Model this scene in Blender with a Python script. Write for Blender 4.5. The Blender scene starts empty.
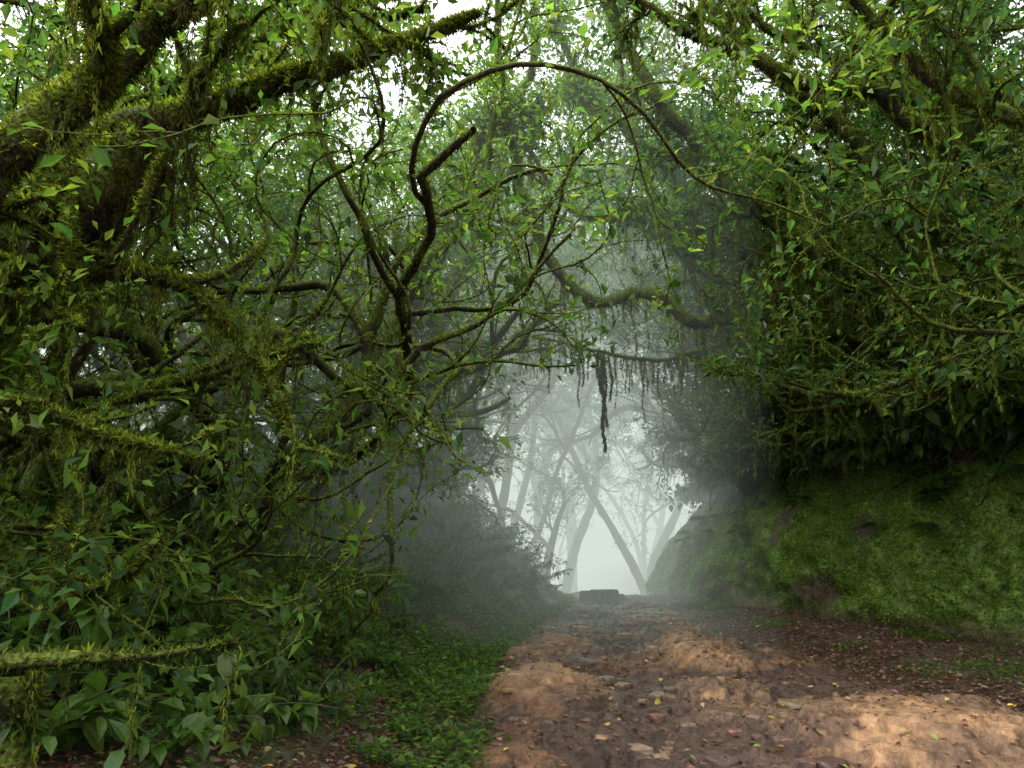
import bpy, math
import numpy as np
rng = np.random.default_rng(11)
R = math.radians

# ------------------------------------------------------------------ noise
def _h(ix, iy, iz, s):
    n = (ix.astype(np.int64)*374761393 + iy.astype(np.int64)*668265263 + iz.astype(np.int64)*2147483647 + s*1274126177) & 0xffffffff
    n = ((n ^ (n >> 13))*1274126177) & 0xffffffff
    n = (n ^ (n >> 16)) & 0xffffffff
    return n/4294967295.0
def vnoise(x, y, z=0.0, s=0):
    x, y, z = np.broadcast_arrays(np.asarray(x, float), np.asarray(y, float), np.asarray(z, float))
    ix, iy, iz = np.floor(x), np.floor(y), np.floor(z)
    fx, fy, fz = x-ix, y-iy, z-iz
    fx, fy, fz = [f*f*(3-2*f) for f in (fx, fy, fz)]
    r = 0
    for a in (0, 1):
        for b in (0, 1):
            for c in (0, 1):
                w = (fx if a else 1-fx)*(fy if b else 1-fy)*(fz if c else 1-fz)
                r = r + w*_h(ix+a, iy+b, iz+c, s)
    return r
def fbm(x, y, z=0.0, s=0, o=4):
    r, a, t = 0, 1.0, 0
    for i in range(o):
        r = r + a*vnoise(np.asarray(x)*2**i, np.asarray(y)*2**i, np.asarray(z)*2**i, s+i); t += a; a *= .5
    return r/t
def sstep(a, b, x):
    t = np.clip((x-a)/(b-a), 0, 1); return t*t*(3-2*t)
def nrm(v):
    return v/np.maximum(np.linalg.norm(v, axis=-1, keepdims=True), 1e-9)

# ------------------------------------------------------------------ terrain
def xl(y): return np.interp(y, [-5, 5, 8, 11, 14, 18, 20, 26, 40], [-.6, -.5, -.55, -.35, .2, 1.05, 1.25, 1.6, 2.5])
def pr(y): return np.interp(y, [-5, 5, 8, 11, 14, 18, 20, 26, 40], [4.0, 3.9, 4.0, 3.9, 3.6, 3.3, 3.3, 3.8, 5.0])
def xr(y): return np.interp(y, [-5, 5, 10, 13, 16, 19, 22, 30, 40], [8.2, 7.1, 6.0, 5.3, 4.6, 3.95, 3.9, 4.8, 6.0])
def bw(y): return np.interp(y, [8, 13, 17, 21, 30], [.8, .85, 1.3, 2.0, 2.4])
def base(y): return np.interp(y, [-10, 0, 10, 19, 21.5, 27, 60, 400], [-.1, 0, .3, .57, .6, .2, -2.2, -6])
def bank_h(y): return 2.7 + .35*vnoise(np.asarray(y)*.45, 3.3, s=5)
def hgt(x, y, sh=0.3):
    x = np.asarray(x, float); y = np.asarray(y, float)
    z = base(y) + .10*np.clip(x-pr(y), 0, np.maximum(xr(y)-pr(y), .1)) 
    d = x-xr(y)-sh
    z = z + bank_h(y)*sstep(-.25, 1, d/bw(y)) + .22*np.clip(d-bw(y), 0, 12)
    dl = np.clip(xl(y)-x, 0, None)
    s = np.interp(y, [0, 6, 11, 16, 20], [.2, .26, .5, .85, .85])
    a = s*dl; c = 2.6+.12*dl
    z = z + a*c/np.power(a**4+c**4+1e-9, .25)
    far = sstep(25, 60, np.abs(x))*0.3
    z = z + .12*(fbm(x*.6, y*.6, s=2)-.5)*sstep(0, 1.0, np.maximum(xl(y)-x, x-pr(y))) + far
    return z
def pmask(x, y):
    n = fbm(x*.8, y*.8, s=9, o=5)-.5
    return sstep(-.2, .9, x-xl(y)+n*1.5)*sstep(-.2, .8, pr(y)-x+n*1.5)
def slabm(x, y):
    n = .9*(fbm(x*1.3, y*1.3, s=33)-.5)+.25*(fbm(x*6, y*6, s=34)-.5)
    a = 1-((x-3.15)/1.15)**2-((y-6.5)/1.35)**2+2*n
    b = 1-((x-1.75-(y-6)*.1)/.45)**2-((y-7.6)/1.1)**2+2*n
    c = 1-((x-.3)/.5)**2-((y-8.2)/1.2)**2+2.2*n
    d = 1-((x-2.3)/.6)**2-((y-10.2)/1.0)**2+2.2*n
    return np.maximum.reduce([a, b*.8, c*.7, d*.7])
def pdetail(x, y, full=False):
    m = pmask(x, y)
    n = fbm(x*.9+3, y*.8, s=21, o=6)-.5*(1-m)**2*.5
    led = sstep(.40, .408, n)*.025+sstep(.46, .468, n)*.032+sstep(.52, .528, n)*.032+sstep(.58, .588, n)*.032
    sl = slabm(x, y); slab = sstep(.0, .05, sl)*.04+sstep(.25, .275, sl+.8*(fbm(x*2, y*2, s=35, o=5)-.5))*.045+sstep(.6, .625, sl+.8*(fbm(x*2+9, y*2, s=36, o=5)-.5))*.045
    rut = -.08*np.exp(-((x-1.0-.1*(y-6))/.5)**2)
    f = (fbm(x*1.6, y*1.6, s=40, o=5)-.5)*.12+(fbm(x*5, y*5, s=43, o=5)-.5)*.045
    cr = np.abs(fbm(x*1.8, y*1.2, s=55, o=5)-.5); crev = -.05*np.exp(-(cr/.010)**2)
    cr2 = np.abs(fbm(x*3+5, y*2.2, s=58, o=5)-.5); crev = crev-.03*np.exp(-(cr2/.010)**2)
    r = m*(led+slab+rut+f+crev)
    return (r, crev) if full else r
def surf(x, y):
    return hgt(x, y)+pdetail(x, y)

# ------------------------------------------------------------------ mesh builder
class MB:
    def __init__(s): s.v=[]; s.c=[]; s.f=[]; s.m=[]; s.sm=[]; s.n=0
    def add(s, V, F, C, mat=0, smooth=True):
        V = np.asarray(V, float).reshape(-1, 3); F = np.asarray(F, np.int64)
        C = np.broadcast_to(np.asarray(C, float), (len(V), 3))
        s.v.append(V); s.c.append(C); s.f.append(F+s.n); s.m.append(np.full(len(F), mat)); s.sm.append(np.full(len(F), smooth)); s.n += len(V)
    def build(s, name, mats, parent=None):
        if not s.v: return None
        me = bpy.data.meshes.new(name)
        V = np.concatenate(s.v); C = np.concatenate(s.c)
        loops = np.concatenate([f.ravel() for f in s.f])
        tot = np.concatenate([np.full(len(f), f.shape[1]) for f in s.f])
        st = np.concatenate([[0], np.cumsum(tot)[:-1]])
        me.vertices.add(len(V)); me.vertices.foreach_set('co', V.ravel().astype(np.float32))
        me.loops.add(len(loops)); me.loops.foreach_set('vertex_index', loops.astype(np.int32))
        me.polygons.add(len(tot)); me.polygons.foreach_set('loop_start', st.astype(np.int32))
        me.polygons.foreach_set('material_index', np.concatenate(s.m).astype(np.int32))
        me.polygons.foreach_set('use_smooth', np.concatenate(s.sm))
        for m in mats: me.materials.append(m)
        me.update(calc_edges=True)
        at = me.attributes.new('Col', 'FLOAT_COLOR', 'POINT')
        at.data.foreach_set('color', np.concatenate([C, np.ones((len(C), 1))], 1).ravel().astype(np.float32))
        ob = bpy.data.objects.new(name, me); bpy.context.scene.collection.objects.link(ob)
        if parent: ob.parent = parent
        return ob

T4 = (np.array([[0,0,0],[.42,.5,.10],[1,0,-.12],[.42,-.5,.10]]), np.array([[0,2,1],[0,3,2]]))
T8 = (np.array([[0,0,0],[.3,0,-.01],[.65,0,-.08],[1,0,-.26],[.22,.40,.07],[.58,.42,.0],[.22,-.40,.07],[.58,-.42,.0]]),
      np.array([[0,1,4],[1,5,4],[1,2,5],[2,3,5],[0,6,1],[1,6,7],[1,7,2],[2,7,3]]))
TB = (np.array([[0,.5,0],[0,-.5,0],[1,0,0]]), np.array([[0,1,2]]))
TG = (np.array([[0,.5,0],[0,-.5,0],[.55,.35,.06],[.55,-.35,.06],[1,0,-.15]]), np.array([[0,1,3],[0,3,2],[2,3,4]]))
def leaves(B, pos, d, up, L, W, col, mat, tpl):
    if len(pos) == 0: return
    tv, tf = tpl; N = len(pos)
    d = nrm(d); s = nrm(np.cross(d, up)); n = np.cross(s, d)
    L = np.broadcast_to(L, (N,))[:, None, None]
    V = pos[:, None] + L*(tv[None, :, 0:1]*d[:, None] + W*tv[None, :, 1:2]*s[:, None] + tv[None, :, 2:3]*n[:, None])
    F = (tf[None]+ (np.arange(N)*len(tv))[:, None, None]).reshape(-1, 3)
    B.add(V.reshape(-1, 3), F, np.repeat(col, len(tv), 0), mat, False)

def tube(B, P, rad, sides=8, col=(.5,.5,.5), mat=0, lump=.25, seed=0):
    P = np.asarray(P, float); n = len(P)
    T = nrm(np.gradient(P, axis=0))
    ref = np.array([0, 0, 1.]) if abs(T[0, 2]) < .8 else np.array([1., 0, 0])
    U = np.zeros_like(P); u = nrm(np.cross(T[0], ref))
    for i in range(n):
        u = u - T[i]*np.dot(u, T[i]); u = u/max(math.sqrt(np.dot(u, u)), 1e-6); U[i] = u
    W = np.cross(T, U); a = np.arange(sides)/sides*2*math.pi
    rr = np.asarray(rad)[:, None]*np.ones((1, sides))
    if lump and sides > 6:
        q = P[:, None]+ (U[:, None]*np.cos(a)[None, :, None]+W[:, None]*np.sin(a)[None, :, None])*rr[..., None]
        rr = rr*(1+lump*2*(fbm(q[..., 0]*5, q[..., 1]*5, q[..., 2]*5, s=seed, o=2)-.5))
    V = P[:, None]+(U[:, None]*np.cos(a)[None, :, None]+W[:, None]*np.sin(a)[None, :, None])*rr[..., None]
    i = np.arange(n-1)[:, None]*sides; j = np.arange(sides)[None]; k = (np.arange(sides)+1)[None] % sides
    F = np.stack([i+j, i+k, i+sides+k, i+sides+j], -1).reshape(-1, 4)
    B.add(V.reshape(-1, 3), F, col, mat, True)

def crom(pts, step=.12):
    pts = np.asarray(pts, float); out = []
    p = np.vstack([2*pts[0]-pts[1], pts, 2*pts[-1]-pts[-2]])
    for i in range(len(pts)-1):
        a, b, c, d = p[i:i+4]; m = max(2, int(np.linalg.norm(c-b)/step))
        t = (np.arange(m)/m)[:, None]
        out.append(.5*(2*b+(c-a)*t+(2*a-5*b+4*c-d)*t**2+(3*b-a-3*c+d)*t**3))
    out.append(pts[-1:]); return np.vstack(out)

# ------------------------------------------------------------------ colours
def mixcol(n, cols, jit=.25, w=None):
    cols = np.array(cols); k = rng.choice(len(cols), n, p=w)
    return np.clip(cols[k]*(1+jit*rng.normal(size=(n, 1)))*(1+.08*rng.normal(size=(n, 3))), .002, .9)
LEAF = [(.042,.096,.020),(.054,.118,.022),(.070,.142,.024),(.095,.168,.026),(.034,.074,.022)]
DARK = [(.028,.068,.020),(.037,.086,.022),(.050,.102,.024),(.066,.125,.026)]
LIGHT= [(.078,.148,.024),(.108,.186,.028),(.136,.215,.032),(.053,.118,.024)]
MOSS = [(.165,.205,.026),(.125,.165,.022),(.08,.11,.020),(.21,.25,.032)]
MOSSD= [(.065,.078,.02),(.045,.05,.016),(.085,.098,.024),(.045,.036,.018)]

def in_clear(p):
    x, y, z = p[..., 0], p[..., 1], p[..., 2]
    cx = (xl(y)+pr(y))/2+.1; q = 1+.13*(np.sin(1.9*x+2.3*z+1.1*y)+np.sin(3.7*y-2.9*z+1.3)*.7+np.sin(5.3*z+4.1*x)*.5)
    w = np.where(x < cx, np.interp(y, [0, 8, 14, 20, 24], [2.3, 2.6, 3.3, 3.1, 2.9]), np.interp(y, [0, 8, 14, 20, 24], [3.2, 2.6, 2.0, 1.7, 1.6]))*q
    hc = np.interp(y, [0, 8, 14, 20, 24], [2.5, 3.5, 5.4, 6.0, 6.0])*q
    a = (((x-cx)/w)**2+((z-base(y)-.2)/hc)**2 < 1) & (y < 26)
    t = np.clip((z-base(y)-.3)/3.0, 0, 1)
    b = (x > cx) & (x < xr(y)+bw(y)*t**1.5-.15) & (z < base(y)+2.8) & (y < 20)
    return a | b

class Tree:
    def __init__(s, moss=1.0, leafL=.09, leafn=26, cols=LEAF, tpl=T4, mosscols=MOSS, zlo=3.0, zhi=7.0, low=.3, strands=1.0):
        s.B=MB(); s.twigs=[]; s.moss=moss; s.L=leafL; s.ln=leafn; s.cols=cols; s.tpl=tpl; s.mc=mosscols; s.mp=[]; s.st=[]; s.zz=(zlo, zhi, low); s.sr=strands
    def walk(s, p, d, L, step, wander, trop):
        n = max(3, int(L/step)); p = np.array(p, float); d = nrm(np.array(d, float)); pts=[p.copy()]; c = np.zeros(3); RN = rng.normal(size=(n, 3))*wander
        for i in range(n):
            c = .75*c+RN[i]
            d = d+(c+trop)*step; d = d/math.sqrt(d[0]*d[0]+d[1]*d[1]+d[2]*d[2]); p = p+d*step; pts.append(p)
        return np.array(pts)
    def limb(s, pts, r0, r1, sides, lump=.22, mossmul=1.0):
        n = len(pts); t = np.linspace(0, 1, n); rad = r0*(1-t)**.8+r1*(1-(1-t)**.8)
        tube(s.B, pts, rad, sides, (.5,.5,.5), 0, lump, seed=int(rng.integers(999)))
        if s.moss > 0:
            Lg = np.linalg.norm(np.diff(pts, axis=0), axis=1).sum()
            k = int(s.moss*mossmul*Lg*(120+2900*r0))
            if k: s.mp.append((pts, rad, k))
            ns = rng.poisson(s.moss*Lg*1.0*s.sr) if r0 > .012 else 0
            for _ in range(ns):
                i = rng.integers(n); s.st.append((pts[i]-[0, 0, rad[i]*.8], rng.gamma(2, .13)+.05))
        return rad
    def grow(s, p, d, L, r, lev, maxlev, trop, wander=1.0, nch=5, step=None, start=.25, kw=None):
        step = step or [.25, .2, .16, .12, .1][lev]
        pts = s.walk(p, d, L, step, wander, trop)
        cl = in_clear(pts)
        if cl.any():
            k = int(np.argmax(cl)); 
            if k < 3: return
            pts = pts[:k]
        rad = s.limb(pts, r, max(r*.25, .004), [9, 6, 4, 3, 3][lev])
        s.kids(pts, rad, L, lev, maxlev, trop, kw or wander, nch, start)
    def kids(s, pts, rad, L, lev, maxlev, trop, wander=1., nch=5, start=.25):
        if lev >= maxlev-1: s.twigs.append(pts)
        if lev >= maxlev: return
        n = len(pts)
        for k in range(nch):
            i = int(min(n-2, max(1, (start+(1-start)*(k+rng.random())/nch)*n)))
            t = nrm(pts[i+1]-pts[i-1]); q = nrm(rng.normal(size=3)); q = nrm(q-t*np.dot(q, t)); q[2] = q[2]*.6+.25
            a = rng.uniform(.4, 1.05)
            s.grow(pts[i], t*math.cos(a)+q*math.sin(a), L*rng.uniform(.38, .68), max(rad[i]*rng.uniform(.5, .78), .005), lev+1, maxlev, trop*.8, wander*1.15, max(2, nch-1), start=.2)
    def finish(s, name, leafmul=1.0, clump=.16):
        B = s.B
        P=[]; D=[]
        for tw in s.twigs:
            hi = 1.0+.8*float(sstep(6.5, 9.5, tw[-1, 2]))
            cm = 1.6*float(sstep(.36, .56, fbm(tw[-1, 0]*.55, tw[-1, 1]*.55, tw[-1, 2]*.55, s=66, o=2)))+.28
            m = rng.poisson(s.ln*leafmul*hi*cm*min(2, len(tw)/7))
            if m == 0: continue
            t = rng.beta(1.6, 1.0, m)*(len(tw)-1.001); i = t.astype(int); f = (t-i)[:, None]
            q = tw[i]*(1-f)+tw[i+1]*f; dd = nrm(tw[i+1]-tw[i])+rng.normal(size=(m, 3))*.9
            dd[:, 2] -= .25
            P.append(q+rng.normal(size=(m, 3))*clump*.6*hi); D.append(dd)
        if P:
            P = np.vstack(P); D = np.vstack(D); lo = s.zz[2]
            pk = lo+(1-lo)*sstep(s.zz[0], s.zz[1], P[:, 2]+1.5*(fbm(P[:, 0]*.5, P[:, 1]*.5, P[:, 2]*.5, s=70, o=2)-.5))
            k = (~in_clear(P)) & (rng.random(len(P)) < pk); P=P[k]; D=D[k]; n = len(P)
            up = np.array([0, 0, 1.])+rng.normal(size=(n, 3))*.45
            g = fbm(P[:, 0]*1.3, P[:, 1]*1.3, P[:, 2]*1.3, s=77, o=2)[:, None]
            col = mixcol(n, s.cols)*(.55+.9*g)
            leaves(B, P, D, up, s.L*rng.uniform(.5, 1.4, n), .48, col, 1, s.tpl)
        for pts, rad, k in s.mp:
            i = rng.integers(0, len(pts)-1, k); f = rng.random((k, 1))
            c = pts[i]*(1-f)+pts[i+1]*f; T = nrm(pts[i+1]-pts[i]); q = rng.normal(size=(k, 3)); q[:, 2] += .25; q = nrm(q-T*np.sum(q*T, 1, keepdims=True))
            pos = c+q*(rad[i][:, None]*.92)
            dd = q*.9+rng.normal(size=(k, 3))*.55; dd[:, 2] -= .25
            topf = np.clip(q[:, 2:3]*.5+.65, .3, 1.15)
            patch = .5+1.0*fbm(pos[:, 0]*3, pos[:, 1]*3, pos[:, 2]*3, s=3, o=2)[:, None]
            ln = rng.uniform(.015, .05, k)*(.75+rad[i]*2.2)*(.5+1.4*fbm(pos[:, 0]*6, pos[:, 1]*6, pos[:, 2]*6, s=4, o=2))
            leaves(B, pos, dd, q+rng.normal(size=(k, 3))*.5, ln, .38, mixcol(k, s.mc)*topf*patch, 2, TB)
        for p0, ln in s.st:
            strand(B, p0, ln, s.mc if rng.random() < .5 else MOSSD, 2)
        return B.build(name, [M_bark, M_leaf, M_moss])
def strand(B, p0, ln, cols, mat, wd=.014, dens=210, bl=(.025, .06)):
    k = max(4, int(ln*dens)); u = rng.random(k)
    ph = rng.random()*6; pos = p0+np.stack([.02*np.sin(u*9*ln+ph), .02*np.cos(u*7*ln+ph), -u*ln], 1)+rng.normal(size=(k, 3))*wd*(1-.6*u[:, None])
    dd = rng.normal(size=(k, 3))*.3; dd[:, 2] -= 1
    leaves(B, pos, dd, rng.normal(size=(k, 3)), rng.uniform(bl[0], bl[1], k), .2, mixcol(k, cols), mat, TB)

# ------------------------------------------------------------------ materials
def newmat(name):
    m = bpy.data.materials.new(name); m.use_nodes = True; nt = m.node_tree; nt.nodes.clear()
    return m, nt, nt.nodes, nt.links
def N(ns, t, **k):
    n = ns.new(t)
    for a, b in k.items(): setattr(n, a, b)
    return n
def leafmat(name, rough=.4, tr=.4, spec=.5):
    m, nt, ns, lk = newmat(name); out = N(ns, 'ShaderNodeOutputMaterial'); at = N(ns, 'ShaderNodeAttribute', attribute_name='Col')
    if spec > 0:
        p = N(ns, 'ShaderNodeBsdfPrincipled'); p.inputs['Roughness'].default_value = rough; p.inputs['Specular IOR Level'].default_value = spec; ci = 'Base Color'
    else:
        p = N(ns, 'ShaderNodeBsdfDiffuse'); ci = 'Color'
    t = N(ns, 'ShaderNodeBsdfTranslucent'); mx = N(ns, 'ShaderNodeMixShader'); mx.inputs[0].default_value = tr
    tc = N(ns, 'ShaderNodeMix', data_type='RGBA', blend_type='MULTIPLY'); tc.inputs[0].default_value = 1; tc.inputs[7].default_value = (2.3, 2.3, 1.3, 1)
    lk.new(at.outputs['Color'], p.inputs[ci]); lk.new(at.outputs['Color'], tc.inputs[6]); lk.new(tc.outputs[2], t.inputs['Color'])
    lk.new(p.outputs[0], mx.inputs[1]); lk.new(t.outputs[0], mx.inputs[2]); lk.new(mx.outputs[0], out.inputs[0])
    return m
M_leaf = leafmat('leaf', .45, .45, .3); M_broad = leafmat('glossy_leaf', .3, .35, .45); M_moss = leafmat('moss', .9, .3, 0)
M_litter = leafmat('dead_leaf', .4, .1, .5)
def barkmat():
    m, nt, ns, lk = newmat('mossy_bark'); out = N(ns, 'ShaderNodeOutputMaterial'); p = N(ns, 'ShaderNodeBsdfPrincipled'); p.inputs['Roughness'].default_value = .85; p.inputs['Specular IOR Level'].default_value = .2
    g = N(ns, 'ShaderNodeNewGeometry'); n1 = N(ns, 'ShaderNodeTexNoise'); n1.inputs['Scale'].default_value = 3.0; n1.inputs['Detail'].default_value = 4
    n2 = N(ns, 'ShaderNodeTexNoise'); n2.inputs['Scale'].default_value = 38; n2.inputs['Detail'].default_value = 3
    lk.new(g.outputs['Position'], n1.inputs['Vector']); lk.new(g.outputs['Position'], n2.inputs['Vector'])
    br = N(ns, 'ShaderNodeValToRGB'); br.color_ramp.elements[0].position=.35; br.color_ramp.elements[0].color = (.014,.010,.007,1); br.color_ramp.elements[1].position=.7; br.color_ramp.elements[1].color = (.055,.04,.028,1)
    ms = N(ns, 'ShaderNodeValToRGB'); ms.color_ramp.elements[0].position=.35; ms.color_ramp.elements[0].color = (.045,.06,.010,1); ms.color_ramp.elements[1].position=.7; ms.color_ramp.elements[1].color = (.17,.22,.03,1)
    lk.new(n2.outputs[0], br.inputs[0]); lk.new(n2.outputs[0], ms.inputs[0])
    sx = N(ns, 'ShaderNodeSeparateXYZ'); lk.new(g.outputs['Normal'], sx.inputs[0])
    ad = N(ns, 'ShaderNodeMath', operation='MULTIPLY_ADD'); ad.inputs[1].default_value = .22; lk.new(sx.outputs[2], ad.inputs[0]); lk.new(n1.outputs[0], ad.inputs[2])
    rp = N(ns, 'ShaderNodeMapRange'); rp.inputs[1].default_value = .36; rp.inputs[2].default_value = .54; lk.new(ad.outputs[0], rp.inputs[0])
    mx = N(ns, 'ShaderNodeMix', data_type='RGBA'); lk.new(rp.outputs[0], mx.inputs[0]); lk.new(br.outputs[0], mx.inputs[6]); lk.new(ms.outputs[0], mx.inputs[7])
    bp = N(ns, 'ShaderNodeBump'); bp.inputs['Strength'].default_value = .9; bp.inputs['Distance'].default_value = .03; lk.new(n2.outputs[0], bp.inputs['Height'])
    lk.new(mx.outputs[2], p.inputs['Base Color']); lk.new(bp.outputs[0], p.inputs['Normal']); lk.new(p.outputs[0], out.inputs[0]); return m
M_bark = barkmat()
def soilmat(name, rlo, rhi, sc=22, amt=.8, dist=.03, vk=.35, clo=.35, chi=1.5):
    m, nt, ns, lk = newmat(name); out = N(ns, 'ShaderNodeOutputMaterial'); p = N(ns, 'ShaderNodeBsdfPrincipled')
    at = N(ns, 'ShaderNodeAttribute', attribute_name='Col'); g = N(ns, 'ShaderNodeNewGeometry')
    n1 = N(ns, 'ShaderNodeTexNoise'); n1.inputs['Scale'].default_value = sc; n1.inputs['Detail'].default_value = 8; n1.inputs['Roughness'].default_value = .66
    n2 = N(ns, 'ShaderNodeTexNoise'); n2.inputs['Scale'].default_value = 2.3; n2.inputs['Detail'].default_value = 5
    vo = N(ns, 'ShaderNodeTexVoronoi'); vo.inputs['Scale'].default_value = 30
    for q in (n1, n2, vo): lk.new(g.outputs['Position'], q.inputs['Vector'])
    mr = N(ns, 'ShaderNodeMapRange'); mr.inputs[1].default_value=.32; mr.inputs[2].default_value=.66; mr.inputs[3].default_value=clo; mr.inputs[4].default_value=chi; lk.new(n1.outputs[0], mr.inputs[0])
    mu = N(ns, 'ShaderNodeVectorMath', operation='SCALE'); lk.new(at.outputs['Color'], mu.inputs[0]); lk.new(mr.outputs[0], mu.inputs['Scale'])
    lk.new(mu.outputs[0], p.inputs['Base Color'])
    rr = N(ns, 'ShaderNodeMapRange'); rr.inputs[1].default_value=.42; rr.inputs[2].default_value=.6; rr.inputs[3].default_value=rlo; rr.inputs[4].default_value=rhi; lk.new(n2.outputs[0], rr.inputs[0]); lk.new(rr.outputs[0], p.inputs['Roughness'])
    ah = N(ns, 'ShaderNodeMath', operation='MULTIPLY_ADD'); ah.inputs[1].default_value=vk; lk.new(vo.outputs['Distance'], ah.inputs[0]); lk.new(n1.outputs[0], ah.inputs[2])
    bp = N(ns, 'ShaderNodeBump'); bp.inputs['Strength'].default_value = amt; bp.inputs['Distance'].default_value = dist; lk.new(ah.outputs[0], bp.inputs['Height'])
    lk.new(bp.outputs[0], p.inputs['Normal']); lk.new(p.outputs[0], out.inputs[0]); return m
M_soil = soilmat('forest_soil', .6, .95); M_path = soilmat('wet_clay', .16, .5, 11, .9, .05, 0.0, .38, 1.4); M_rock = soilmat('stone', .25, .5, 20, .5, .02)

# ------------------------------------------------------------------ ground / path / bank
def grid(X, Y, Z, C, B, mat=0):
    ny, nx = X.shape; V = np.stack([X, Y, Z], -1).reshape(-1, 3)
    i = (np.arange(ny-1)*nx)[:, None]; j = np.arange(nx-1)[None]
    F = np.stack([i+j, i+j+1, i+nx+j+1, i+nx+j], -1).reshape(-1, 4); B.add(V, F, C.reshape(-1, 3), mat, True)
gx = np.concatenate([-np.geomspace(300, 9, 22), np.arange(-8.5, 9, .09), np.geomspace(9.2, 300, 22)])
gy = np.concatenate([-np.geomspace(200, 3.5, 14), np.arange(-3, 24, .1), np.geomspace(24.3, 500, 45)])
X, Y = np.meshgrid(gx, gy); m = sstep(.0, .35, X-xl(Y))*sstep(.0, .35, pr(Y)-X)*(Y < 31)
Z = hgt(X, Y)-.30*sstep(.02, .5, m)+.05*(fbm(X*4, Y*4, s=8)-.5)*(1-m)
g = fbm(X*1.2, Y*1.2, s=12)[..., None]; gm = sstep(.4, .6, g)*(X < xl(Y))[..., None]
C = (1-gm)*np.array([.075,.045,.03])+gm*np.array([.055,.08,.02]); C = C*(.6+.8*fbm(X*5, Y*5, s=14)[..., None])
B = MB(); grid(X, Y, Z, C, B); B.build('ground', [M_soil])

py = np.concatenate([np.arange(-3, 4, .15), np.arange(4, 10, .018), np.arange(10, 14, .035), np.arange(14, 31, .07)]); u = np.linspace(-.12, 1.12, 280)
Uu, Y = np.meshgrid(u, py); X = xl(Y)-.35+(pr(Y)-xl(Y)+.7)*Uu
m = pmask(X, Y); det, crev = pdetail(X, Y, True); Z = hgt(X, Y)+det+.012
edge = sstep(0, .07, Uu+.12)*sstep(0, .07, 1.12-Uu); Z = Z-.18*(1-edge)
n1 = fbm(X*.9+3, Y*.8, s=21, o=6); cl = sstep(.43, .49, n1+.14*(fbm(X*5, Y*5, s=60)-.5))
slab = sstep(-.05, .1, slabm(X, Y)); mud = sstep(.46, .53, fbm(X*1.4+5, Y*1.1, s=62, o=6))
cl = np.clip(np.maximum(cl*.6, slab*.95)*(1-.9*mud*(1-.35*slab)), 0, 1)*m
cl = cl*(1-.6*np.exp(-((X-1.0-.1*(Y-6))/.45)**2))*(1-.15*sstep(10, 17, Y))
f = fbm(X*4, Y*4, s=70, o=5)
cl = (cl*(.45+.9*f))[..., None]
clay = np.array([.37,.185,.082])[None, None]*(1-slab[..., None])+np.array([.40,.225,.110])*slab[..., None]
wet = np.array([.088,.050,.034]); lit = np.array([.062,.038,.026])
mm = m[..., None]
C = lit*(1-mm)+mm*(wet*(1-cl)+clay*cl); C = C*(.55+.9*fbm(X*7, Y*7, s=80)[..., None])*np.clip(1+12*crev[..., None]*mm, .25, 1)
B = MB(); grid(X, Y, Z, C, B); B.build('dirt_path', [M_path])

yy = np.arange(6, 26, .05); ss = np.linspace(0, 1, 75); S, Y = np.meshgrid(ss, yy)
def bankpt(S, Y):
    W = bw(Y); H = bank_h(Y)
    off = W*(.25*S+.75*S**1.6) ; z0 = base(Y)+.10*(xr(Y)-pr(Y))-.12
    z = z0+(H+.25)*(S**.9)
    dsp = (fbm(Y*.9, z*1.1, s=90, o=5)-.5)*.9+(fbm(Y*4, z*4, s=91, o=4)-.5)*.28
    return np.stack([xr(Y)+off-.1+dsp*sstep(0, .12, S)*(1-.4*S), Y, z], -1)
Pb = bankpt(S, Y); mo = sstep(.36, .50, fbm(Y*.8, Pb[..., 2]*1.0, s=95, o=4)+.08)[..., None]*sstep(.02, .14, S)[..., None]*(1-.6*sstep(.78, .95, S))[..., None]
C = (np.array([.09,.054,.035])*(1-mo)+np.array([.13,.215,.034])*mo)*(.5+1.0*fbm(Y*6, Pb[..., 2]*6, s=97)[..., None])
B = MB(); ny, nx = S.shape; grid(Pb[..., 0], Pb[..., 1], Pb[..., 2], C, B)
k = 120000; s_ = rng.random(k); y_ = rng.uniform(8, 24, k); P = bankpt(s_, y_)
mo = sstep(.36, .52, fbm(y_*.8, P[:, 2]*1.0, s=95, o=4)+.08)*sstep(.02, .14, s_)*(1-.5*sstep(.75, .95, s_)); kk = rng.random(k) < .10+.90*mo; P = P[kk]; n = len(P)
d = np.array([-.8, -.25, -.1])+rng.normal(size=(n, 3))*.6
gg = fbm(P[:, 1]*1.5, P[:, 2]*1.5, s=98)[:, None]
leaves(B, P, d, rng.normal(size=(n, 3))*.5+[-.3, 0, 1], rng.uniform(.018, .06, n), .6, mixcol(n, [(.14,.235,.035),(.18,.28,.044),(.105,.19,.030),(.21,.29,.05)])*(.4+1.2*gg), 1, T4)
for _ in range(34):
    y0 = rng.uniform(9, 21); s0 = rng.uniform(.9, 1); n = 22; sv = np.linspace(s0, rng.uniform(.5, .8), n); yv = y0+np.cumsum(rng.normal(size=n)*.07)
    q = bankpt(sv, yv)+[-.05, 0, 0]; tube(B, q, np.linspace(rng.uniform(.03, .07), .008, n), 6, (.5,.5,.5), 2, .2)
B.build('mossy_bank', [M_soil, M_moss, M_bark])

def bank_top(y, back): 
    x = xr(y)+bw(y)+back; return np.array([x, y, float(hgt(x, y))])

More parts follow.
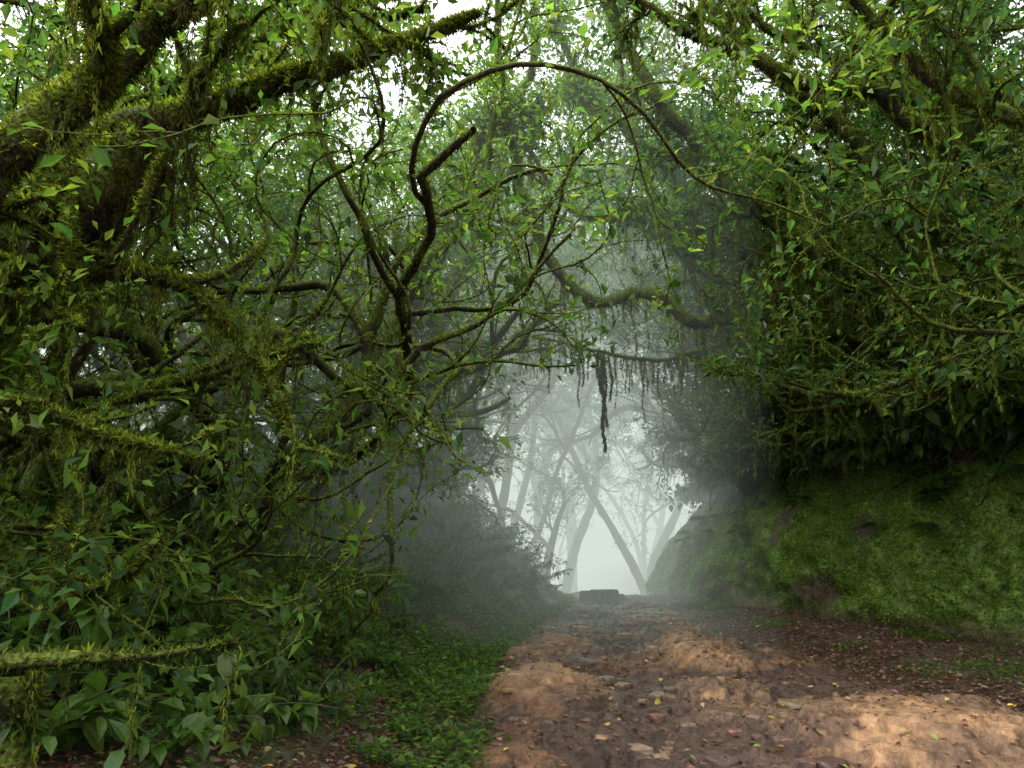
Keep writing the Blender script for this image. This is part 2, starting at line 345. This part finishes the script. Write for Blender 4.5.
# ------------------------------------------------------------------ trees
def auto_tree(name, p, stems, lean, L, r, **kw):
    tk = {k: kw.pop(k) for k in list(kw) if k in ('moss', 'leafL', 'leafn', 'cols', 'tpl', 'mosscols', 'zlo', 'zhi', 'low', 'strands')}
    nch = kw.pop('nch', 5); wander = kw.pop('wander', .8)
    t = Tree(**tk)
    for i in range(stems):
        d = np.array(lean)+rng.normal(size=3)*[.35, .4, .15]
        t.grow(np.array(p)+rng.normal(size=3)*[.25, .3, 0]-[0, 0, .2], d, L*rng.uniform(.8, 1.15), r*1.3*rng.uniform(.6, 1.1), 0, 3, np.array([lean[0]*.10, 0, .10]), wander, nch, start=.15)
    return t.finish(name)

for (y, back, st, L, r) in [(9.5, .5, 4, 7.5, .09), (11.3, .2, 5, 8, .10), (13, .3, 5, 9, .11), (14.8, 0, 5, 9.5, .11), (16.6, -.1, 4, 10, .12), (18.6, -.2, 4, 10, .12), (21, -.2, 4, 10, .12), (12.5, 2.2, 3, 9, .12), (15.5, 2.4, 3, 10, .13), (10.5, 2.4, 3, 8, .12), (19.5, 1.6, 3, 10, .12), (7.2, .5, 4, 7.5, .09)]:
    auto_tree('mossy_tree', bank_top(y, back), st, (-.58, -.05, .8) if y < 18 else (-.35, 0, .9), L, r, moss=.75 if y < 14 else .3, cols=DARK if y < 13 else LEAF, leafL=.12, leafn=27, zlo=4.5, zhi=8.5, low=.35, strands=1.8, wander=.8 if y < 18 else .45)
for (x, y, st, L, r) in [(-3.2, 8.8, 4, 5.5, .08), (-3.6, 11, 4, 8, .10), (-2.7, 13.2, 4, 9, .11), (-2.5, 15.5, 4, 10, .12), (-2.2, 18, 4, 10, .12), (-2.0, 21, 4, 10.5, .12), (-5.2, 13, 3, 9, .12), (-5.5, 9.5, 4, 10, .1), (-4.2, 17, 3, 10.5, .12), (-7.5, 12, 3, 9, .12), (-4.6, 8.0, 4, 9, .1), (-3.6, 9.8, 3, 9.5, .1)]:
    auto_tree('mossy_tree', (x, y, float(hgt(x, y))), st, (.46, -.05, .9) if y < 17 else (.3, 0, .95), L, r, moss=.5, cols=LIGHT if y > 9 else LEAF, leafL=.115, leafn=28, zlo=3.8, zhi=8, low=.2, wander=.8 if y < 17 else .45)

def limb_tree(name, specs, **kw):
    t = Tree(**kw)
    for (pts, r0, r1, nch, maxlev) in specs:
        P = crom(pts, .10); P = P+ (np.stack([fbm(np.arange(len(P))*.15, k*7.1+r0*50, s=k+5, o=3) for k in range(3)], 1)-.5)*min(.25, r0*2+.08)
        rad = t.limb(P, r0, r1, 14 if r0 > .08 else 8, .3, 2.0)
        L = np.linalg.norm(np.diff(P, axis=0), axis=1).sum()
        if nch: t.kids(P, rad, min(L, 3.0)*.6, 1, maxlev, np.array([0, 0, .05]), 1.0, nch, .15)
    return t.finish(name)
limb_tree('mossy_tree', [
    ([(-4.6,4.3,.3),(-4.2,4.1,1.6),(-3.6,4.0,2.75),(-3.0,4.0,3.35),(-2.6,4.0,3.85),(-2.0,4.1,4.65),(-1.4,4.3,5.4)], .15, .09, 7, 3),
    ([(-3.9,4.9,2.3),(-3.35,5,3.6),(-2.8,5,4.25),(-2.03,5.1,4.62),(-.94,5.2,5.2),(-.2,5.4,5.6)], .17, .02, 8, 3),
    ([(-3.3,5,3.55),(-3.0,5.05,3.85),(-2.75,5.05,4.0),(-2.5,5.05,4.25)], .36, .16, 0, 3),
    ([(-3.9,5,3.3),(-3.39,5,3.37),(-2.8,5,3.35),(-2.18,5,3.23),(-1.76,5,2.83),(-1.34,5,2.3)], .08, .02, 5, 2),
    ([(-3.6,4.5,2.6),(-2.94,4.5,2.42),(-2.34,4.5,2.22),(-1.7,4.5,2.02)], .045, .01, 4, 2),
    ([(-3.5,5.6,2.2),(-2.88,5.5,2.53),(-2.1,5.5,2.75),(-1.37,5.5,2.99)], .04, .01, 4, 2),
    ([(-3.0,5.2,.6),(-2.9,5.3,1.8),(-3.1,5.3,2.7),(-3.0,5.2,3.7)], .05, .04, 3, 3),
    ([(-2.9,4.6,4.0),(-2.75,4.7,3.5),(-2.7,4.7,2.8)], .05, .01, 3, 3),
    ([(-4.2,5.5,2),(-3.6,6,4),(-3.0,6.2,5.4),(-2.0,6.4,6.2),(-.8,6.6,6.6)], .10, .02, 9, 3),
    ([(-4.4,6.2,2),(-3.9,6.6,4.2),(-3.2,7,6.0),(-2.2,7.2,6.9),(-.6,7.4,7.6),(.4,7.6,7.8)], .10, .02, 10, 3),
    ], moss=3.6, leafL=.09, leafn=24, cols=LIGHT, mosscols=[(.21,.27,.032),(.16,.215,.026),(.10,.135,.02),(.26,.32,.042),(.06,.05,.018)], zlo=3.4, zhi=5, low=.4, strands=1.2)
limb_tree('mossy_tree', [
    ([(-2.9,11.3,1.6),(-2.5,11,3.0),(-2.0,11,3.55),(-1.3,11,3.9),(-.45,11,4.2),(.11,11,4.5),(.66,11,5.16)], .12, .02, 6, 3),
    ([(-3.1,12.1,1.5),(-2.9,12,2.97),(-2.35,12,4.36),(-1.6,12,5.5),(-1.0,12,6.5),(-.69,12,7.9),(.2,12.3,9.4),(.4,12.3,11)], .18, .03, 10, 3),
    ([(-2.6,13,1.6),(-1.9,13,3.6),(-1.3,13,5.2),(-.9,13.2,6.6),(0,13,8.2),(.8,13,9.8)], .15, .02, 8, 3),
    ([(-3.3,10,1.4),(-2.4,10.2,2.5),(-1.7,10.3,3.9),(-1.4,10.4,5.2),(-.5,10.5,6.4),(-.2,10.6,8)], .11, .015, 8, 3)], moss=1.6, leafL=.11, leafn=24, cols=LIGHT, zlo=4.2, zhi=8, low=.2, strands=2)
limb_tree('mossy_tree', [
    ([(5.6,17,2.2),(4.9,17,3.4),(5.1,17,5.2),(4.2,16.5,7.3),(3.1,16,9.2),(2.5,15.5,11.5),(2.0,15.5,13.5)], .2, .03, 9, 3),
    ([(6.2,11.5,4.2),(4.8,11.2,4.6),(3.4,11,4.9),(2.55,11,4.9),(1.85,11,5.3),(1.27,11,5.16),(.69,11,5.5),(.27,11,6.5),(0,11,7.5),(-.19,11,9.1),(-.3,11,10.5)], .11, .03, 8, 3),
    ([(5.5,12.3,5.0),(4.5,12,5.0),(3.55,12,4.85),(2.3,12,4.5),(1.37,12,4.65),(.28,12,4.85)], .05, .01, 4, 3),
    ([(5.9,13.5,4.0),(5.0,13.5,5.6),(3.6,13,7.3),(2.6,13,8.4),(1.2,13,10),(.6,13,12)], .16, .03, 9, 3),
    ([(6.3,10.6,3.6),(5.0,10.6,5.2),(3.6,10.5,6.2),(2.4,10.5,7.6),(1.6,10.5,9.2),(1.0,10.5,11)], .15, .03, 10, 3),
    ([(5.8,12.5,4.0),(4.6,12.3,5.5),(3.2,12,5.9),(2.2,12,6.8),(1.0,12,7.0),(.2,12,8.2)], .10, .02, 8, 3)], moss=1.6, leafL=.11, leafn=22, cols=LEAF, zlo=5, zhi=8, low=.25, strands=3)
limb_tree('mossy_tree', [
    ([(6.5,7.6,3.2),(5.4,6.5,4.6),(4.25,6,5.1),(3.73,6,5.3),(3.28,6,5.76),(2.74,6,6.4),(2.3,6,7.2)], .09, .03, 6, 3),
    ([(6.6,9.3,3.4),(5.4,9,4.5),(4.67,9,5.4),(4.17,9,6.6),(3.25,9,7.5),(2.4,9,8.7),(2,9,10)], .14, .04, 10, 3),
    ([(6.6,8.6,3.6),(5.6,8.4,5.4),(4.6,8.2,6.4),(2.9,8,6.9),(1.6,8,7.6),(.6,8,8.4),(0,8,9)], .12, .02, 12, 3),
    ([(7,9.8,4.0),(6.4,9.7,6.4),(5.4,9.5,7.6),(3.9,9.5,8.2),(2.4,9.5,9.4)], .12, .03, 10, 3),
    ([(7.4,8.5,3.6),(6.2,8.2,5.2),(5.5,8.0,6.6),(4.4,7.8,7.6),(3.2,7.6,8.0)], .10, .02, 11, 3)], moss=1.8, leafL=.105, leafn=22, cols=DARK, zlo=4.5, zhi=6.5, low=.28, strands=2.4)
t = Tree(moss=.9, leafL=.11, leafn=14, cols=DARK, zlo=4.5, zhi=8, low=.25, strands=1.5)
for y in np.linspace(9, 18, 26):
    q = bankpt(np.array(.98), np.array(y+rng.normal()*.2)); t.grow(q-[0, 0, .05], (-.45+rng.normal()*.35, rng.normal()*.35, .8), rng.uniform(2.5, 4.5), rng.uniform(.045, .09), 1, 3, np.array([-.10, 0, .05]), 1.0, 4, start=.4)
t.finish('bank_thicket')

B = MB()
for x0, y0, z0, ln, dn in [(1.33,12,4.64,.6,300),(1.39,12,4.62,1.5,650),(1.43,12.03,4.6,1.1,450),(1.52,12,4.6,.7,300)]:
    strand(B, np.array([x0, y0, z0]), ln, MOSSD, 0, .018, dn, (.05, .10))
for _ in range(120):
    x0 = rng.uniform(.4, 5.2); strand(B, np.array([x0, 12+rng.normal()*.05, np.interp(x0, [.28,1.37,2.3,3.55,5.5], [4.85,4.65,4.5,4.85,5.0])]), rng.gamma(2, .18), MOSSD, 0, .012, 320)
for _ in range(80):
    x0 = rng.uniform(.6, 4.6); strand(B, np.array([x0, 11+rng.normal()*.05, np.interp(x0, [.69,1.27,1.85,2.55,3.4,4.8], [5.5,5.16,5.3,4.9,4.9,4.6])]), rng.gamma(2, .18), MOSSD+MOSS, 0, .012, 320)
for _ in range(180):
    y0 = rng.uniform(9, 17); x0 = rng.uniform(3.0, 5.6); z0 = rng.uniform(4.6, 8)
    strand(B, np.array([x0, y0, z0]), rng.uniform(.3, 1.1), MOSSD, 0, .015, 170)
for _ in range(130):
    x0 = rng.uniform(-3.4, -2.2); z0 = 3.75+(x0+3.3)*.6+rng.random()*.2
    strand(B, np.array([x0, 5+rng.normal()*.15, z0]), rng.uniform(.3, .85), MOSSD+[(.04,.028,.018)]*3, 0, .02, 420, (.02, .045))
for _ in range(70):
    x0 = rng.uniform(-3.4, -1.5); z0 = 3.37-max(0, x0+2.3)*.5
    strand(B, np.array([x0, 5+rng.normal()*.04, z0]), rng.uniform(.1, .5), MOSSD+MOSS, 0, .014, 420, (.02, .04))
B.build('hanging_moss', [M_moss])

# distant forest in the mist
t = Tree(moss=0, leafL=.17, leafn=26, cols=LEAF, zlo=2, zhi=7, low=.35)
for (x, y, lx, r) in [(-.6, 26.5, .28, .17), (.9, 26.2, .34, .18), (2.0, 33, .2, .22), (4.9, 30, -.12, .17), (5.6, 34, .1, .2), (3.2, 42, -.1, .24), (-2, 30, .2, .2), (8.5, 33, -.1, .2), (-1.6, 26, .35, .16), (-.2, 31, .25, .16), (7.2, 26.5, -.3, .16), (1.1, 36, .1, .22), (.2, 28, .45, .1)]:
    t.grow((x, y, float(hgt(x, y))-.3), (lx, 0, 1), rng.uniform(10, 13), r, 0, 3, np.array([0, 0, .02]), .10, 5, start=.35, kw=.5)
for _ in range(40):
    y = rng.uniform(28, 58); x = rng.uniform(-20, 26)
    if abs(x-3.2-(y-25)*.02) < 1.8 and y < 40: continue
    t.grow((x, y, float(hgt(x, y))-.3), (rng.normal()*.2, 0, 1), rng.uniform(8, 13), rng.uniform(.12, .24), 0, 3, np.array([0, 0, .02]), .09, 4, start=.4, kw=.5)
t.finish('distant_trees')
t = Tree(moss=0, leafL=.16, leafn=28, cols=LEAF, zlo=2, zhi=6, low=.5)
for _ in range(40):
    sd = rng.random() < .5; y = rng.uniform(6, 26); x = rng.uniform(-14, -6.5) if sd else rng.uniform(9.5, 16)
    t.grow((x, y, float(hgt(x, y))-.3), ((.2 if sd else -.2)+rng.normal()*.2, 0, 1), rng.uniform(7, 11), rng.uniform(.08, .16), 0, 3, np.array([0, 0, .03]), .7, 4, start=.1)
t.finish('background_forest')

# ------------------------------------------------------------------ understorey
def shrubs(B, pts, hmin, hmax, lmin, lmax, cols, bias, nst=(4, 8), per=22, tpl=T4, mat=1, W=.45, clear=True):
    for p in pts:
        hh = rng.uniform(hmin, hmax); cc = mixcol(1, cols, .15)[0]; ll = rng.uniform(lmin, lmax)
        for _ in range(rng.integers(*nst)):
            d = nrm(np.array(bias)+rng.normal(size=3)*[.55, .55, .15]); n = 9; L = hh*rng.uniform(.5, 1.15)
            tt = np.linspace(0, 1, n)[:, None]; q = p+d*L*tt+np.array([0, 0, -.35*L])*tt**2.2+np.array([d[0], d[1], 0])*.25*L*tt**2
            tube(B, q, np.linspace(.010, .003, n), 3, (.05,.05,.02), 0, 0)
            m = int(per*rng.uniform(.6, 1.3)); t = rng.uniform(.2, 1, m)*(n-1.01); i = t.astype(int); f = (t-i)[:, None]
            pos = q[i]*(1-f)+q[i+1]*f+rng.normal(size=(m, 3))*.02*hh; dd = nrm(q[i+1]-q[i])*.5+rng.normal(size=(m, 3))*.7; dd[:, 2] -= .1
            k = ~in_clear(pos) if clear else np.ones(m, bool)
            leaves(B, pos[k], dd[k], np.array([0, 0, 1.])+rng.normal(size=(k.sum(), 3))*.3, ll*rng.uniform(.5, 1.2, k.sum()), W, (.5*cc+.5*mixcol(m, cols))[k], mat, tpl)
M_stem, *_ = newmat('stem'); nt = M_stem.node_tree; o = nt.nodes.new('ShaderNodeOutputMaterial'); p_ = nt.nodes.new('ShaderNodeBsdfPrincipled'); p_.inputs['Base Color'].default_value=(.05,.055,.02,1); nt.links.new(p_.outputs[0], o.inputs[0])

B = MB(); pts=[]
for _ in range(480):
    y = rng.uniform(4.4, 21); x = xl(y)-np.interp(y, [4, 11, 14], [.9, .7, .3])-rng.random()**.8*np.interp(y, [4, 10, 20], [3.2, 5, 4]); pts.append((x, y, float(hgt(x, y))))
shrubs(B, pts, .35, 1.15, .07, .13, LEAF+LIGHT[:2], (.2, -.1, .9), per=22, clear=False)
B.build('undergrowth_shrubs', [M_stem, M_leaf])
B = MB(); pts=[]
for _ in range(360):
    y = rng.uniform(8, 23); s0 = rng.uniform(.76, 1.0)**.8; q = bankpt(np.array(s0), np.array(y)); q = q+[-.05, 0, 0]; pts.append(tuple(q))
shrubs(B, pts, .35, .9, .14, .25, LEAF+DARK[2:]+LIGHT[:1], (-.7, -.3, .6), per=13, tpl=T8, W=.62, clear=False)
B.build('bank_shrubs', [M_stem, M_broad])
for (x, y, hh, ll) in [(-2.35,4.3,.8,.17),(-1.9,4.9,.8,.15),(-1.5,5.4,.55,.13),(-2.6,5.2,1.1,.18),(-1.7,6.3,.7,.14),(-2.0,7.2,.9,.16),(-2.9,6.6,1.3,.19),(-1.2,7.9,.5,.12),(-2.2,8.6,1.0,.16),(-1.75,4.5,.5,.12),(-2.3,6.2,1.0,.16),(-3.3,5.9,1.4,.19),(-2.9,4.9,1.0,.18)]:
    B = MB(); shrubs(B, [(x, y, float(hgt(x, y)))], hh, hh*1.1, ll, ll*1.1, LEAF+LIGHT[:2], (.2, -.25, .8), nst=(6, 9), per=12, tpl=T8, W=.6, clear=False)
    B.build('broadleaf_plant', [M_stem, M_broad])
for (y, hh, ll) in [(9.6,1.6,.28),(10.4,1.5,.26),(11.4,1.3,.26),(12.2,1.2,.26),(9.0,2.0,.28),(13.3,1.2,.24),(14.4,1.1,.24),(8.4,1.8,.28)]:
    q = bankpt(np.array(.86), np.array(y)); B = MB(); shrubs(B, [tuple(q)], hh, hh*1.1, ll, ll*1.1, LEAF+LIGHT[:1], (-.7, -.4, .65), nst=(8, 11), per=16, tpl=T8, W=.5, clear=False)
    B.build('broadleaf_plant', [M_stem, M_broad])
def fern(B, p, L, nf, cols, out=(0, 0)):
    for i in range(nf):
        a = rng.uniform(0, 6.28); d = nrm(np.array([math.cos(a)+out[0], math.sin(a)+out[1], 0.])); l = L*rng.uniform(.7, 1.15); n = 26
        t = np.linspace(0, 1, n)[:, None]; q = p+d*l*(t*.85)+np.array([0, 0, 1.])*l*(.75*t-.85*t**2)
        tube(B, q, np.linspace(.004, .0015, n), 3, (.06,.08,.02), 0, 0)
        sd = np.cross(d, [0, 0, 1.]); tt = t[2:, 0]; w = np.sin(np.clip(tt*1.05, 0, 1)*math.pi)**.6*.26*l+.01
        c0 = mixcol(1, cols, .15)
        for sg in (1, -1):
            dd = sd*sg+d*.35+rng.normal(size=(n-2, 3))*.06; dd[:, 2] -= .2
            leaves(B, q[2:], dd, np.tile([0, 0, 1.], (n-2, 1))+rng.normal(size=(n-2, 3))*.1, w, .22, np.repeat(c0, n-2, 0)*rng.uniform(.8, 1.2, (n-2, 1)), 1, T4)
B = MB()
for _ in range(85):
    if rng.random() < .4:
        y = rng.uniform(5.5, 17); x = xl(y)-rng.uniform(1.1, 3.4); fern(B, np.array([x, y, float(hgt(x, y))+.05]), rng.uniform(.35, .8), rng.integers(6, 11), LEAF)
    else:
        y = rng.uniform(9, 20); q = bankpt(np.array(rng.uniform(.4, 1)), np.array(y)); fern(B, q, rng.uniform(.25, .6), rng.integers(5, 9), LEAF, (-1.2, -.3))
B.build('fern_patch', [M_stem, M_leaf])

B = MB()
k = 10000; y = rng.uniform(3.8, 20, k); off = rng.gamma(1.6, .75, k); x = xl(y)+.35-off
dens = fbm(x*1.3, y*1.3, s=120); kk = rng.random(k) < sstep(.38, .58, dens); x, y = x[kk], y[kk]; k = len(x); z = surf(x, y)
nl = 7; P = np.repeat(np.stack([x, y, z], 1), nl, 0); n = len(P); P = P+rng.normal(size=(n, 3))*[.04, .04, 0]; P[:, 2] += rng.random(n)*.12
d = rng.normal(size=(n, 3))*[1, 1, .3]+[0, 0, .25]; leaves(B, P, d, np.tile([0, 0, 1.], (n, 1))+rng.normal(size=(n, 3))*.25, rng.uniform(.025, .08, n), .6, mixcol(n, LEAF+LIGHT), 0, T4)
k = 6000; y = rng.uniform(8, 20, k); x = pr(y)+.2+rng.random(k)**.6*(xr(y)-pr(y)); kk = rng.random(k) < sstep(.47, .6, fbm(x*1.2, y*1.2, s=121)); x, y = x[kk], y[kk]
P = np.repeat(np.stack([x, y, surf(x, y)], 1), 5, 0); n = len(P); P[:, 2] += rng.random(n)*.06; P[:, :2] += rng.normal(size=(n, 2))*.04
leaves(B, P, rng.normal(size=(n, 3))*[1, 1, .3]+[0, 0, .3], np.tile([0, 0, 1.], (n, 1))+rng.normal(size=(n, 3))*.25, rng.uniform(.02, .06, n), .6, mixcol(n, LEAF+LIGHT), 0, T4)
B.build('ground_herbs', [M_leaf])
B = MB(); k = 26000; y = rng.uniform(4, 19, k); x = xl(y)+.25-rng.gamma(1.5, .5, k)
kk = rng.random(k) < sstep(.50, .66, fbm(x*1.1, y*1.1, s=130)); x, y = x[kk], y[kk]; n = len(x); P = np.stack([x, y, surf(x, y)-.005], 1)
leaves(B, P, rng.normal(size=(n, 3))*[.7, .7, .2]+[0, 0, .7], rng.normal(size=(n, 3)), rng.uniform(.03, .08, n), .10, mixcol(n, LIGHT+LEAF), 0, TG)
B.build('grass', [M_leaf])

DEAD = [(.12,.052,.03),(.18,.08,.042),(.08,.04,.028),(.24,.13,.06),(.14,.085,.06)]
B = MB(); k = 100000; y = 3.8+rng.random(k)**1.2*17; x = rng.uniform(-3.5, 6.8, k); x = np.minimum(x, xr(y)+.2)
mk = pmask(x, y)
pp = np.clip(1-1.05*mk**.7, .12, .95)*sstep(.3, .55, fbm(x*1.5, y*1.5, s=140)+.08)
kk = rng.random(k) < pp; x, y = x[kk], y[kk]; n = len(x)
P = np.stack([x, y, surf(x, y)+rng.uniform(.014, .035, n)], 1)
d = rng.normal(size=(n, 3))*[1, 1, .15]
leaves(B, P, d, np.tile([0, 0, 1.], (n, 1))+rng.normal(size=(n, 3))*.3, rng.uniform(.025, .075, n), .5, mixcol(n, DEAD, .3), 0, T4)
k = 450; y = rng.uniform(4.3, 14, k); x = rng.uniform(-2.2, 5.5, k); P = np.stack([x, y, surf(x, y)+.035], 1)
leaves(B, P, rng.normal(size=(k, 3))*[1, 1, .1], np.tile([0, 0, 1.], (k, 1))+rng.normal(size=(k, 3))*.25, rng.uniform(.04, .08, k), .8, mixcol(k, [(.50,.38,.06),(.38,.32,.12),(.32,.20,.06),(.22,.28,.06)], .2), 0, T8)
B.build('leaf_litter', [M_litter])

def ico():
    import bmesh
    bm = bmesh.new(); bmesh.ops.create_icosphere(bm, subdivisions=3, radius=1); v = np.array([a.co[:] for a in bm.verts]); f = np.array([[q.index for q in a.verts] for a in bm.faces]); bm.free(); return v, f
iv, iff = ico()
def stone(B, p, s, col, sc=(1, 1, .5), mat=0):
    o = rng.random(3)*50; w = iv*(1+1.1*(fbm(iv[:, 0]*1.4+o[0], iv[:, 1]*1.4+o[1], iv[:, 2]*1.4+o[2], o=3)[:, None]-.5))
    w = np.clip(w, -.75, .6)
    a = rng.random()*6.28; w = w*np.array(sc)*s*rng.uniform(.7, 1.3, 3); w = np.stack([w[:, 0]*math.cos(a)-w[:, 1]*math.sin(a), w[:, 0]*math.sin(a)+w[:, 1]*math.cos(a), w[:, 2]], 1)
    B.add(w+p, iff, col, mat, True)
B = MB()
for _ in range(420):
    y = 4.4+rng.random()**1.5*15; x = 1.1+.1*(y-6)+rng.normal()*.8
    if x < xl(y) or x > pr(y)+.3: continue
    s = min(.13, rng.gamma(1.8, .026)+.012); c = mixcol(1, [(.14,.085,.06),(.20,.12,.08),(.10,.065,.05),(.25,.155,.095)], .2)[0]
    stone(B, np.array([x, y, float(surf(x, y))]), s, c)
B.build('path_stones', [M_rock])
for (x, y, s, dz) in [(2.1,19.0,.36,.16),(1.75,19.1,.28,.08),(2.45,19.3,.22,.08)]:
    B = MB(); stone(B, np.array([x, y, float(surf(x, y))+dz]), s, np.array([.035,.03,.028]), (1, 1, 1.0)); B.build('rock', [M_rock])
t = Tree(moss=2.6, leafn=0, mosscols=MOSSD+MOSS); P = crom([(-3.6,3.7,.85),(-2.7,3.9,1.0),(-2.14,3.9,1.05),(-1.72,3.9,1.06),(-1.3,3.95,1.12)], .06); t.limb(P, .06, .006, 12, .35)
P = crom([(-2.6,4.0,.2),(-2.4,4.0,.65),(-2.35,3.95,1.0)], .06); t.limb(P, .2, .12, 14, .4); t.finish('fallen_mossy_log')

# ------------------------------------------------------------------ mist
def glowing_mist(name, x0, x1, y0, y1, z0, z1, dens, col, em):  # absorbing volume with its own even glow, standing in for scattered daylight
    V = [(x, y, z) for x in (x0, x1) for y in (y0, y1) for z in (z0, z1)]
    me = bpy.data.meshes.new(name); me.from_pydata(V, [], [(0,1,3,2),(4,6,7,5),(0,4,5,1),(2,3,7,6),(0,2,6,4),(1,5,7,3)]); ob = bpy.data.objects.new(name, me); bpy.context.scene.collection.objects.link(ob)
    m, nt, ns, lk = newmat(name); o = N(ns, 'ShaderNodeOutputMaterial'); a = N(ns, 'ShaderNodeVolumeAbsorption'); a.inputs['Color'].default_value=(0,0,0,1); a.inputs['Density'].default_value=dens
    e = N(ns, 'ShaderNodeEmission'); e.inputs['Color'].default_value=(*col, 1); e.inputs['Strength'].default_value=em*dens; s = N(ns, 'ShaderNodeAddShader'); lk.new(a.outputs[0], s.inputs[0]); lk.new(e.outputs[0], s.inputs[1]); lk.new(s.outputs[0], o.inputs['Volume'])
    me.materials.append(m)
glowing_mist('glowing_mist', -60, 3.2, 9.5, 16.99, -8, 15, .018, (.80, .95, .82), .9)
glowing_mist('glowing_mist', -60, 60, 17, 110, -8, 15, .042, (.84, .95, .86), .8)

# ------------------------------------------------------------------ light, world, camera
w = bpy.data.worlds.new('World'); bpy.context.scene.world = w; w.use_nodes = True; nt = w.node_tree; bg = nt.nodes['Background']
sky = nt.nodes.new('ShaderNodeTexSky'); sky.sky_type = 'NISHITA'; sky.sun_disc = False; sky.sun_elevation = R(60); sky.sun_rotation = R(-70); sky.dust_density = 4; sky.air_density = 1.2
hs = nt.nodes.new('ShaderNodeHueSaturation'); hs.inputs['Saturation'].default_value = .12; hs.inputs['Value'].default_value = 3.9; nt.links.new(sky.outputs[0], hs.inputs['Color']); nt.links.new(hs.outputs[0], bg.inputs[0]); bg.inputs[1].default_value = .15
sd = bpy.data.lights.new('sun', 'SUN'); sd.energy = 1.5; sd.angle = R(40); sd.color = (1, .97, .90); so = bpy.data.objects.new('sun', sd); bpy.context.scene.collection.objects.link(so)
from mathutils import Vector
so.rotation_euler = Vector((.47, -.17, -.87)).to_track_quat('-Z', 'Y').to_euler()
cam = bpy.data.cameras.new('camera'); cam.lens = 28.1; cam.sensor_width = 36; cam.clip_end = 1000; cam.clip_start = .05; co = bpy.data.objects.new('camera', cam); bpy.context.scene.collection.objects.link(co)
co.location = (0, 0, 1.5); co.rotation_euler = (R(90+12.4), 0, 0); bpy.context.scene.camera = co
sc = bpy.context.scene; sc.view_settings.view_transform = 'Standard'; sc.view_settings.look = 'None'; sc.view_settings.exposure = 0
print('polys', sum(len(o.data.polygons) for o in sc.objects if o.type == 'MESH'))
